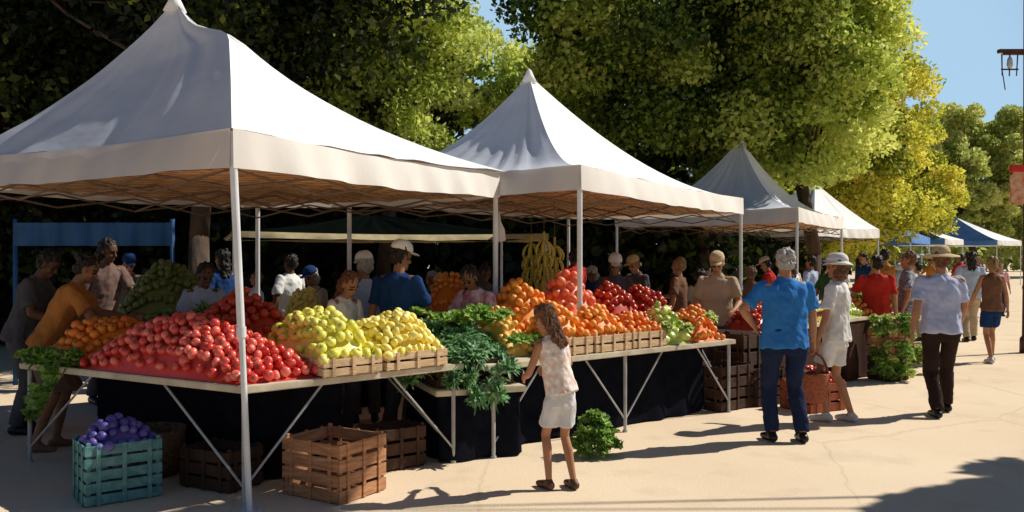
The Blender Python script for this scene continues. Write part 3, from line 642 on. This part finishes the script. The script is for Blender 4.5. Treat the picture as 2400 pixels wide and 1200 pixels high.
def basket(pos,r,h,m,label,handle=False,name='straw_basket',elip=1):
    bm=bmesh.new(); S=28
    prof=[(.75,0),(.86,.12),(.93,.3),(.97,.5),(1,.7),(1.0,.92),(1.05,1),(.99,1.0),(.94,.9),(.9,.4),(.72,.05)]
    loft(bm,[(0,0,z*h,q*r*(1+.012*(i%2)),q*r*elip) for i,(q,z) in enumerate(prof)],None,S)
    root=obj_bm(name,bm,m,smooth=True,loc=pos); meta(root,label,'basket')
    if handle:
        bm=bmesh.new(); pr=None
        for i in range(15):
            t=math.pi*i/14; q=V((math.cos(t)*r*.95,0,h*.9+math.sin(t)*h*.75))
            if pr: caps(bm,pr,q,.012,.012,8)
            pr=q
        obj_bm('handle',bm,m,root,smooth=True)
    return root
BSK=mat('basket_weave',(.24,.15,.08),(.12,.07,.035),rough=.8,scale=35,bump=1,bscale=60); RBK=mat('terracotta_weave',(.42,.13,.06),(.28,.08,.04),rough=.8,scale=35,bump=1,bscale=60)
q=xy(Q1,e1,e2,.30,1.42); basket((q.x,q.y,0),.25,.36,BSK,'round brown straw basket under the table')
for (a,b,w_,d_,h_,sl) in((.36,.72,.5,.34,.30,3),(1.50,.34,.46,.34,.34,3)):
    q=xy(Q1,e1,e2,a,b); crate((q.x,q.y,0),(math.atan2(e2[1],e2[0]) if a<.5 else a1)+random.uniform(-.1,.1),w_,d_,h_,WOODD,'dark wooden crate stored under the table',slats=sl)
Q4=(-4.4,9.0); e4=(.97,.2); f4=(-.2,.97)
table(Q4,e4,f4,3.2,1.0,.95,'rear produce table with black cloth skirt',skirt=CLB,legs=False)
heap('avocado',Q4,e4,f4,.15,1.2,.05,.9,.95,.62)
heap('lemon',Q4,e4,f4,1.95,2.35,.1,.6,.95,.35); heap('red_apple',Q4,e4,f4,2.4,3.0,.1,.7,.95,.36)
Q5=(-1.6,11.4)
table(Q5,e4,f4,3.2,.8,.95,'rear produce table with dark cloth',skirt=CLB,legs=False)
heap('orange',Q5,e4,f4,.5,1.1,.1,.6,.95,.5); heap('yellow_plum',Q5,e4,f4,0.05,.45,.1,.6,.95,.3); heap('red_apple',Q5,e4,f4,1.5,1.9,.1,.6,.95,.3)

# ---- stall 2
Q2=(-.2,7.1); g1=(.767,.642); g2=(-.642,.767)
table(Q2,g1,g2,3.45,1.35,.79,'long fruit table with trestle legs and black cloth behind',skirt=CLB,legs=True,inset=.24)
a2=math.atan2(.642,.767)
for i,a in enumerate((1.02,1.55,2.07)):
    c=xy(Q2,g1,g2,a,.28); c.z=.792; crate((c.x,c.y,c.z),a2+random.uniform(-.03,.03),.50,.50,.17,WOODL,'slatted pale wooden fruit crate at table front',slats=2)
for (k,a0,a1_,b0,b1,z,H) in [('yellow_plum',.45,.78,.30,.9,.79,.40),('orange',.80,1.26,.05,.52,.92,.28),('orange',1.32,1.78,.05,.52,.92,.26),('carrot_orange',1.84,2.30,.05,.52,.92,.16),
    ('orange',.82,1.4,.55,1.2,.98,.42),('grapefruit',1.45,2.05,.56,1.2,.98,.46),('bell_pepper',2.34,2.76,.05,.55,.79,.32),('red_apple',2.12,2.7,.6,1.2,.98,.36),('carrot_orange',2.82,3.3,.05,.6,.79,.30),('red_apple',2.75,3.3,.65,1.25,.95,.36)]:
    if z>.94:
        cc=xy(Q2,g1,g2,(a0+a1_)/2,(b0+b1)/2); crate((cc.x,cc.y,.792),a2,(a1_-a0)*.98,(b1-b0)*.98,z-.79,WOOD,'wooden crate raising the fruit heap behind',slats=2)
    heap(k,Q2,g1,g2,a0,a1_,b0,b1,z,H)
for i in range(10):
    q=xy(Q2,g1,g2,random.uniform(2.3,3.0),random.uniform(.0,.45)); q.z=.86+random.uniform(0,.2); leaf_at(PAL,q,.6,(random.uniform(-.4,.4),0),lab='pale green lettuce head among the peppers',cat='lettuce',grp='lettuce heads on the stall')
for i in range(9):
    q=xy(Q2,g1,g2,.45+.1*i,.20+.02*i); q.z=.93; leaf_at(LET,q,.55,lab='fresh green lettuce on the fruit table',cat='lettuce',grp='lettuce heads on the stall')
Q3=(-.62,6.95); k1=(.93,.37); k2=(-.37,.93)
table(Q3,k1,k2,.80,1.0,.60,'low table with black cloth under the greens',skirt=CLB,legs=False,inset=.03)
cc=xy(Q3,k1,k2,.38,.5)
crate((cc.x,cc.y,.602),math.atan2(.37,.93),.68,.8,.24,WOODD,'dark wooden crate holding stacked leafy greens',slats=3)
for i in range(110):
    u=random.uniform(-1,1); v=random.uniform(-1,1); q=xy(Q3,k1,k2,.28+u*.50,.52+v*.50); q.z=.64+.56*(.35+.65*(v+1)/2)*max(0,(1-abs(u)**2.6)*(1-max(v,0)**4))*random.uniform(.78,1)
    leaf_at(KAL,q,random.uniform(.48,.66),(random.uniform(-.4,.4),random.uniform(-.4,.4)))
for i in range(10):
    q=xy(Q3,k1,k2,.2+random.uniform(-.15,.4),-.03+random.uniform(-.04,.04)); q.z=random.uniform(.52,.72); leaf_at(KAL,q,.48,(1.2,random.uniform(-.4,.4)))
for i in range(18):
    q=xy(Q3,k1,k2,.45+random.uniform(-.4,.35),.65+random.uniform(-.3,.3)); q.z=1.1+random.uniform(0,.1); leaf_at(LET,q,.6,lab='light green lettuce on top of the greens',cat='lettuce',grp='lettuce heads on the stall')
for i in range(34):
    r_=random.uniform(0,.19); t_=random.uniform(0,6.28); q=V((.70+r_*math.cos(t_),7.28+r_*math.sin(t_)*.8,.03+.30*(1-(r_/.2)**2)*random.uniform(.3,1))); leaf_at(LET,q,.55,(random.uniform(-.5,.5),random.uniform(-.5,.5)),lab='bright green lettuce heaped on the pavement',cat='lettuce',grp='lettuce heads on the ground')
BAN=fm('banana',(.44,.42,.06),(.58,.50,.10),.5)
def banana_bunch(p,n,label):
    bm=bmesh.new()
    for t in range(4):
        for i in range(n):
            a=2*math.pi*i/n+t*.3; z=-t*.13; pr=None
            for s in range(6):
                q=s/5; rr=.03+.07*math.sin(q*2.2); c=V((math.cos(a)*rr,math.sin(a)*rr,z-.17*q+.02)); r=.017*math.sin(math.pi*(.15+.75*q))
                if pr is not None: cone(bm,pr[0],c,pr[1],r,8)
                pr=(c,r)
    cone(bm,V((0,0,-.55)),V((0,0,.12)),.012,.014,8)
    o=obj_bm('banana_bunch',bm,BAN,loc=p,smooth=True); meta(o,label,'bananas','banana bunches hanging in the tent')
    bm=bmesh.new(); cone(bm,V((0,0,.12)),V((0,0,2.33-p[2])),.003,.003,6); obj_bm('hanging_cord',bm,TRM,o)
for x,y,d in((1245,575,9.6),(1275,568,9.5),(1300,580,9.7)): banana_bunch(P(x,y,d),7,'yellow-green banana bunch hanging on a cord')
bm=bmesh.new(); loft(bm,[(0,0,-.22,.02,.02),(0,0,-.2,.07,.05),(0,0,-.08,.06,.045),(0,0,0,.02,.015),(0,0,.1,.008,.008)],None,16); b_=P(1170,520,9.2)
o=obj_bm('hanging_bag',bm,WHITE,loc=b_,smooth=True); meta(o,'small white bag hanging from the tent frame','bag')
for (x,y,d,w,h_,rz,m) in((1690,960,9.6,.6,.5,.7,WOODD),(1775,955,9.9,.5,.42,.6,WOODD),(1740,850,10.2,.6,.8,.7,WOODD)):
    p=P(x,y,d); crate((p.x,p.y,0),rz,w,.45,h_,m,'wooden crate stacked beside the fruit table',slats=4)
Q6=(3.0,10.1)
table(Q6,(.64,.77),(-.77,.64),2.6,1.2,.80,'produce table with brown cloth skirt',skirt=mat('brown_tablecloth',(.07,.035,.025),rough=.95,spec=.05),legs=False)
for (k,a0,a1_) in(('red_apple',.05,.55),('carrot_orange',.6,1.1),('bell_pepper',1.15,1.7),('lemon',1.75,2.3)): heap(k,Q6,(.64,.77),(-.77,.64),a0,a1_,.05,.6,.80,.26)
Q7=(4.55,11.55)
table(Q7,(.70,.71),(-.71,.70),1.9,1.0,.85,'produce table with brown cloth skirt further along',skirt=MATS['brown_tablecloth'],legs=False)
heap('bell_pepper',Q7,(.70,.71),(-.71,.70),.05,.6,.05,.5,.85,.2); heap('carrot_orange',Q7,(.70,.71),(-.71,.70),.65,1.15,.05,.5,.85,.2)
for i in range(10):
    q=xy(Q7,(.70,.71),(-.71,.70),random.uniform(1.2,1.85),random.uniform(.1,.8)); q.z=.90+random.uniform(0,.15); leaf_at(LET,q,1.0,lab='green lettuce head on the stall table',cat='lettuce',grp='lettuce heads on the stall')
c0=P(2085,890,11.7)
for j in range(2):
    crate((c0.x,c0.y+.05,.36*j+.002*j),.5,.40,.36,.34,WOOD if j else WOODD,'stacked crate of green cabbages beside the table',slats=3)
for i in range(80):
    q=V((c0.x+random.uniform(-.24,.22),c0.y+random.uniform(-.27,.0),random.choice((random.uniform(.05,.5),random.uniform(.6,.85))))); leaf_at(LET if i%3 else PAL,q,.6,(random.uniform(-.8,1.2),0),lab='green cabbage leaves spilling from the crate',cat='cabbage',grp='cabbages beside the stall')
for i in range(10):
    q=P(2155+random.uniform(-20,30),880,12.3); q.z=.1+random.uniform(0,.25); leaf_at(PAL,q,.8,lab='pale lettuce heaped on the pavement',cat='lettuce',grp='lettuce heads on the ground')
hb=basket((3.05,8.66,.22),.16,.30,RBK,'terracotta woven shopping basket held by a woman',handle=True,name='shopping_basket')
crate((3.35,9.5,0),.5,.55,.45,.32,mat('red_crate',(.35,.09,.04),(.25,.06,.03),rough=.7),'reddish wooden crate on the pavement',slats=3)
heap('red_apple',(3.35,9.5),(math.cos(.5),math.sin(.5)),(-math.sin(.5),math.cos(.5)),-.24,.24,-.2,.2,.24,.16)

BLT=mat('blue_tarp',(.025,.10,.25),(.018,.075,.19),rough=.7,scale=3,bump=.3)
def tarp(x0,x1,y0,y1,d,m,label):
    bm=bmesh.new(); pr=None; a=P(x0,y0,d); b=P(x1,y0,d); zb=P(x0,y1,d).z; S=50
    for s in range(S+1):
        q=a.lerp(b,s/S); w=.04*math.sin(s*.8)+.02*math.sin(s*2.1); t=bm.verts.new((q.x,q.y,a.z)); l=bm.verts.new((q.x,q.y+w,zb))
        if pr: bm.faces.new((pr[0],pr[1],l,t))
        pr=(t,l)
    for s in(0,1):
        q=a.lerp(b,s); cone(bm,V((q.x,q.y+.06,0)),V((q.x,q.y+.06,a.z+.05)),.03,.03,10)
    o=obj_bm('tarpaulin_screen',bm,m,smooth=True); meta(o,label,'tarpaulin')
tarp(30,400,522,576,11.2,BLT,'blue tarpaulin hung between posts behind the stall')

# ---------------------------------------------------------------- trees
BARK=mat('bark',(.10,.065,.045),(.05,.035,.025),rough=.95,scale=8,bump=1,bscale=14,stretch=(1,1,.25))
def leaves(n,cen,siz,tint,seed,asp=.6,updir=.35):
    rs=np.random.RandomState(seed); nr=rs.randn(n,3); nr[:,2]+=updir; nr/=np.linalg.norm(nr,axis=1)[:,None]
    t=rs.randn(n,3); t-=nr*(t*nr).sum(1)[:,None]; t/=np.linalg.norm(t,axis=1)[:,None]; b=np.cross(nr,t)
    s=siz[:,None]; co=np.empty((n,4,3),'f'); co[:,0]=cen+t*s; co[:,1]=cen+b*s*asp; co[:,2]=cen-t*s; co[:,3]=cen-b*s*asp
    return co,tint
def crown_mesh(name,env,ncl,per,ls,m,seed,clr=(.5,.95),core=500,extra=(),shell=.45):
    rs=np.random.RandomState(seed); env=[(np.array(c),np.array(r)) for c,r in env]; vol=np.array([r.prod()**.7 for c,r in env]); vol=vol/vol.sum()
    C=[];S=[];T=[]; lims=[]
    jobs=[]
    for i in range(ncl):
        k=rs.choice(len(env),p=vol); d=rs.randn(3); d/=np.linalg.norm(d); q=shell+(1-shell)*rs.rand()**.6
        jobs.append((env[k][0]+d*env[k][1]*q,rs.uniform(*clr),None))
    for (c,R,n) in extra: jobs.append((np.array(c),R,n))
    for (c,R,nn) in jobs:
        lims.append(c); ti=rs.beta(2,2)*.7+.12
        n=nn or int(per*rs.uniform(.6,1.4)*(R/np.mean(clr))**2); dd=rs.randn(n,3); dd/=np.linalg.norm(dd,axis=1)[:,None]; dd*=(rs.rand(n)**.45)[:,None]*R*np.array([1.15,1.15,.75])
        dd[:,2]-=.25*(dd[:,0]**2+dd[:,1]**2)/R
        C.append(c+dd); S.append(ls*rs.uniform(.55,1.25,n)); T.append(np.clip(ti+rs.randn(n)*.15,0,1))
    for k,(c,r) in enumerate(env):
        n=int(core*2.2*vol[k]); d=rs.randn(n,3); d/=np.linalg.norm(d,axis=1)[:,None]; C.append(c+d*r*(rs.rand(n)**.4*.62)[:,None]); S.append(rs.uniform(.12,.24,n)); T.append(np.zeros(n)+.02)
    C=np.concatenate(C);S=np.concatenate(S);T=np.concatenate(T); n=len(C)
    co,_=leaves(n,C,S,T,seed+1)
    me=bpy.data.meshes.new(name); me.vertices.add(n*4); me.vertices.foreach_set('co',co.astype('f').ravel()); me.loops.add(n*4); me.loops.foreach_set('vertex_index',np.arange(n*4,dtype='i'))
    me.polygons.add(n); me.polygons.foreach_set('loop_start',np.arange(n,dtype='i')*4); me.update(calc_edges=True)
    at=me.attributes.new('tint','FLOAT','FACE'); at.data.foreach_set('value',T.astype('f')); me.materials.append(m); return me,lims
def tree(base,env,ncl,per,ls,m,seed,label,tr=.25,**k):
    root=empty('tree',(base[0],base[1],0)); meta(root,label,'tree')
    me,l=crown_mesh('crown',env,ncl,per,ls,m,seed,**k); o=bpy.data.objects.new('crown',me); link(o,root); o.location=(-base[0],-base[1],0)
    bm=bmesh.new(); rs=random.Random(seed); top=V(env[0][0]); b0=V((base[0],base[1],-.05)); off=V((base[0],base[1],0))
    pts=[b0]+[b0.lerp(V((top.x,top.y,top.z+env[0][1][2]*.5)),t)+V((rs.uniform(-.15,.15),rs.uniform(-.15,.15),0)) for t in(.2,.4,.6,.8,1)]
    rad=[tr*1.35,tr,tr*.85,tr*.65,tr*.4,tr*.12]
    for i in range(5): cone(bm,pts[i]-off,pts[i+1]-off,rad[i],rad[i+1],14); ball(bm,pts[i+1]-off,rad[i+1])
    for c in l[::max(1,len(l)//22)]+([l[-1]] if k.get('extra') else []):
        c=V(c); i=rs.choice((2,3,4)); s=pts[i]-off; e=c-off; mid=s.lerp(e,.5)+V((0,0,-.3)); cone(bm,s,mid,rad[i]*.4,rad[i]*.22,8); cone(bm,mid,e,rad[i]*.22,.012,8)
    obj_bm('trunk',bm,BARK,root,smooth=True); return root
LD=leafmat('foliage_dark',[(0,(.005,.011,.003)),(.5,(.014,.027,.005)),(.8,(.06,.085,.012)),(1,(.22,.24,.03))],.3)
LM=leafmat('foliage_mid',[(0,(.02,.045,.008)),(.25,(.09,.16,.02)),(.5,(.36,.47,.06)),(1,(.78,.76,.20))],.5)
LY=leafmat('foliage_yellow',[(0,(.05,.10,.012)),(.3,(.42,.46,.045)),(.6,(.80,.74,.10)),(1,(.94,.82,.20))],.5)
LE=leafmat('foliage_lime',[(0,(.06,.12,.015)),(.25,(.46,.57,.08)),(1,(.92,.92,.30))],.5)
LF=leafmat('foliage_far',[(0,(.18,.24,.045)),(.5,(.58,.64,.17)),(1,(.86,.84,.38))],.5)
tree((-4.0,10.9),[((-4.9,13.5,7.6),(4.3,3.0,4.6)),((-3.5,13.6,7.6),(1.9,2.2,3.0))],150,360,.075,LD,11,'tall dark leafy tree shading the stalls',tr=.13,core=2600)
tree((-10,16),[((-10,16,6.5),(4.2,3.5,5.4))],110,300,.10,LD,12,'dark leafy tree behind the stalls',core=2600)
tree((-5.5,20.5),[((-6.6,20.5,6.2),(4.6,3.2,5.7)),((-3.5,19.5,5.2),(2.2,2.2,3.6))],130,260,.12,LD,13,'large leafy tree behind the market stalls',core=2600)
tree((-2.3,16.0),[((-2.3,15.9,6.2),(1.4,1.5,3.1))],80,400,.06,LE,14,'added lime-green crown coloured as sunlit foliage of the dark tree',tr=.14,core=80,clr=(.35,.65))  # added crown, light leaf colour stands in for sun on its dark neighbour
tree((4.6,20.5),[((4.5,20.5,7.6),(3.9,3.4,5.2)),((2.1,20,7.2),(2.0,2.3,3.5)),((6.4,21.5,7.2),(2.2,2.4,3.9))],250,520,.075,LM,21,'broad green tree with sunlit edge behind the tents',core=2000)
tree((6.9,20),[((6.8,19.4,7.0),(1.8,1.9,3.9))],100,480,.07,LE,22,'added lime-green crown coloured as sunlit edge of the broad tree',tr=.16,core=100,clr=(.4,.75))  # added crown, bright leaves paint the lit right side of the tree behind
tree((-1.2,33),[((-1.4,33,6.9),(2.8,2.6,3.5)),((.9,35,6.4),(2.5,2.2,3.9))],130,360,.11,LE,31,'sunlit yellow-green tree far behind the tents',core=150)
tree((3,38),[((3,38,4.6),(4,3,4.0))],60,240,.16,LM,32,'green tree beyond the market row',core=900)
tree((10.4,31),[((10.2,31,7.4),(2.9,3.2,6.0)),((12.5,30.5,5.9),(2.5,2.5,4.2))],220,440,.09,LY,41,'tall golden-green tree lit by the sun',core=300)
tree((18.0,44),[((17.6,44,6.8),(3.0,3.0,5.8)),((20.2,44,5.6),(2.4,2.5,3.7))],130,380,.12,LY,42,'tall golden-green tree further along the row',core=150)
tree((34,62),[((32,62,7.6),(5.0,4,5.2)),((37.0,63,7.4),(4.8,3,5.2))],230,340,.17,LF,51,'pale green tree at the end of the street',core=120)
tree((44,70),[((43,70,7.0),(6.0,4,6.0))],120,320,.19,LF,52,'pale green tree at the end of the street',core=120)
shade_clumps=[((-1.95+7.05+.27*i,5.45+2.57+.24*i,7.0),.34,420) for i in(-1,0,1)]  # unseen leaf clumps added overhead to shade the ground by the front pole
tree((10.9,7.7),[((10.7,7.3,5.4),(2.8,1.6,1.2))],90,460,.13,LM,61,'leafy street tree across the road casting shade',tr=.16,core=1800,clr=(.35,.6),extra=shade_clumps)
def hedge(x0,y0,x1,y1,h,th,n,ls,m,seed,label):
    rs=np.random.RandomState(seed); t=rs.rand(n); C=np.stack([x0+(x1-x0)*t+rs.randn(n)*th*.4,y0+(y1-y0)*t+rs.randn(n)*th*.4,h*rs.rand(n)**.8*(1+.15*np.sin(t*40))],1)
    S=ls*rs.uniform(.6,1.3,n); T=np.clip(rs.beta(2,3,n),0,1); co,_=leaves(n,C,S,T,seed)
    me=bpy.data.meshes.new('hedge'); me.vertices.add(n*4); me.vertices.foreach_set('co',co.astype('f').ravel()); me.loops.add(n*4); me.loops.foreach_set('vertex_index',np.arange(n*4,dtype='i'))
    me.polygons.add(n); me.polygons.foreach_set('loop_start',np.arange(n,dtype='i')*4); me.update(calc_edges=True)
    at=me.attributes.new('tint','FLOAT','FACE'); at.data.foreach_set('value',T.astype('f')); me.materials.append(m)
    o=bpy.data.objects.new('hedge',me); COL.objects.link(o); meta(o,label,'hedge',kind='stuff')
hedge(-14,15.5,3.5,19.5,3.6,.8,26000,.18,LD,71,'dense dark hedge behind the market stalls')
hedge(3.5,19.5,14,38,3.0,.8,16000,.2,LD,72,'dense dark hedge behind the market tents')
hedge(20,88,90,100,4.2,2,9000,.45,LF,73,'distant green hedge closing the street')

# ---------------------------------------------------------------- street lamp with banner
IRON=mat('lamp_iron',(.10,.035,.03),(.06,.025,.02),rough=.5); GLS=mat('lamp_glass',(.55,.6,.62),rough=.15)
lp=P(2404,600,15); root=empty('street_lamp',(lp.x,lp.y,0)); meta(root,'dark iron street lamp with open frame lantern','street lamp')
X=-.24
bm=bmesh.new(); loft(bm,[(0,0,0,.10,.10),(0,0,.25,.095,.095),(0,0,.3,.06,.06),(0,0,1.1,.05,.05),(0,0,1.15,.06,.06),(0,0,1.2,.045,.045),(0,0,6.6,.035,.035),(0,0,6.65,.05,.05),(0,0,6.8,.01,.01)],None,16); obj_bm('post',bm,IRON,root,smooth=True)
bm=bmesh.new(); box(bm,(X+.02,0,5.30),(.52,.09,.06)); box(bm,(X+.06,0,5.26),(.42,.05,.05)); obj_bm('arm',bm,IRON,root)
bm=bmesh.new()
for dx in(-.18,-.04,.10): cone(bm,V((X+dx,0,5.25)),V((X+dx*.9,.02,4.86+.1*abs(dx))),.013,.011,6)
cone(bm,V((X-.18,0,5.0)),V((X-.12,0,4.62)),.010,.010,6); box(bm,(X-.04,0,4.98),(.30,.02,.025)); obj_bm('lantern_frame',bm,IRON,root)
bm=bmesh.new(); loft(bm,[(X-.04,0,5.0,.03,.03),(X-.04,0,5.06,.05,.05),(X-.04,0,5.16,.04,.04),(X-.04,0,5.2,.02,.02)],None,12); obj_bm('lamp_bulb',bm,GLS,root,smooth=True)
SR=mat('sign_red',(.62,.03,.025),(.45,.02,.02),rough=.6); SO=mat('sign_board',(.55,.14,.06),(.62,.45,.30),rough=.7,scale=9)
s0=empty('hanging_sign',(lp.x-.17,lp.y-.08,2.55)); meta(s0,'red and orange sign board fixed to the lamp post','sign')
bm=bmesh.new(); box(bm,(0,0,.68),(.30,.07,.12)); bmesh.ops.bevel(bm,geom=bm.edges[:],offset=.008,segments=2,affect='EDGES'); obj_bm('header',bm,SR,s0)
bm=bmesh.new(); prism(bm,[(-.15,-.02),(.13,-.02),(.13,.02),(-.15,.02)],.05,.62)
bmesh.ops.bevel(bm,geom=[e for e in bm.edges if abs(e.verts[0].co.x-e.verts[1].co.x)<.001 and abs(e.verts[0].co.z-e.verts[1].co.z)<.001],offset=.05,segments=3,affect='EDGES'); obj_bm('panel',bm,SO,s0)
for z in(.68,.12):
    bm=bmesh.new(); cone(bm,V((.10,0,z)),V((.17,.08,z)),.012,.012,8); obj_bm('bracket',bm,IRON,s0)

# ---------------------------------------------------------------- light, sky, camera
Ld=-V((.687,.250,.682)).normalized()
sun=bpy.data.lights.new('sun','SUN'); sun.energy=5.0; sun.angle=math.radians(.5); sun.color=(1,.94,.83)
so=bpy.data.objects.new('sun',sun); so.rotation_euler=Ld.to_track_quat('-Z','Y').to_euler(); so.location=(10,5,20); COL.objects.link(so)
w=bpy.data.worlds.new('World'); SC.world=w; w.use_nodes=True; nt=w.node_tree; bg=nt.nodes['Background']
sk=nt.nodes.new('ShaderNodeTexSky'); sk.sky_type='NISHITA'; sk.sun_disc=False; sk.sun_elevation=math.radians(43); sk.sun_rotation=math.radians(70); sk.air_density=1.0; sk.dust_density=.2; sk.ozone_density=5
tc=nt.nodes.new('ShaderNodeTexCoord'); sp=nt.nodes.new('ShaderNodeSeparateXYZ'); nt.links.new(tc.outputs['Generated'],sp.inputs[0])
mr=nt.nodes.new('ShaderNodeMapRange'); mr.interpolation_type='SMOOTHSTEP'; mr.inputs[1].default_value=.72; mr.inputs[2].default_value=.86; mr.inputs[3].default_value=0; mr.inputs[4].default_value=.85
nt.links.new(sp.outputs[1],mr.inputs[0]); mx=nt.nodes.new('ShaderNodeMixRGB'); mx.inputs[2].default_value=(9.4,14.2,18.6,1)
nt.links.new(mr.outputs[0],mx.inputs[0]); nt.links.new(sk.outputs[0],mx.inputs[1]); nt.links.new(mx.outputs[0],bg.inputs[0]); bg.inputs[1].default_value=.05
cam=bpy.data.cameras.new('camera'); cam.lens=30; cam.sensor_width=36; cam.clip_end=1500; cam.clip_start=.05
co=bpy.data.objects.new('camera',cam); co.location=(0,0,CAMH); co.rotation_euler=(math.radians(90),0,0); COL.objects.link(co); SC.camera=co
SC.view_settings.view_transform='Standard'; SC.view_settings.look='None'; SC.view_settings.exposure=0
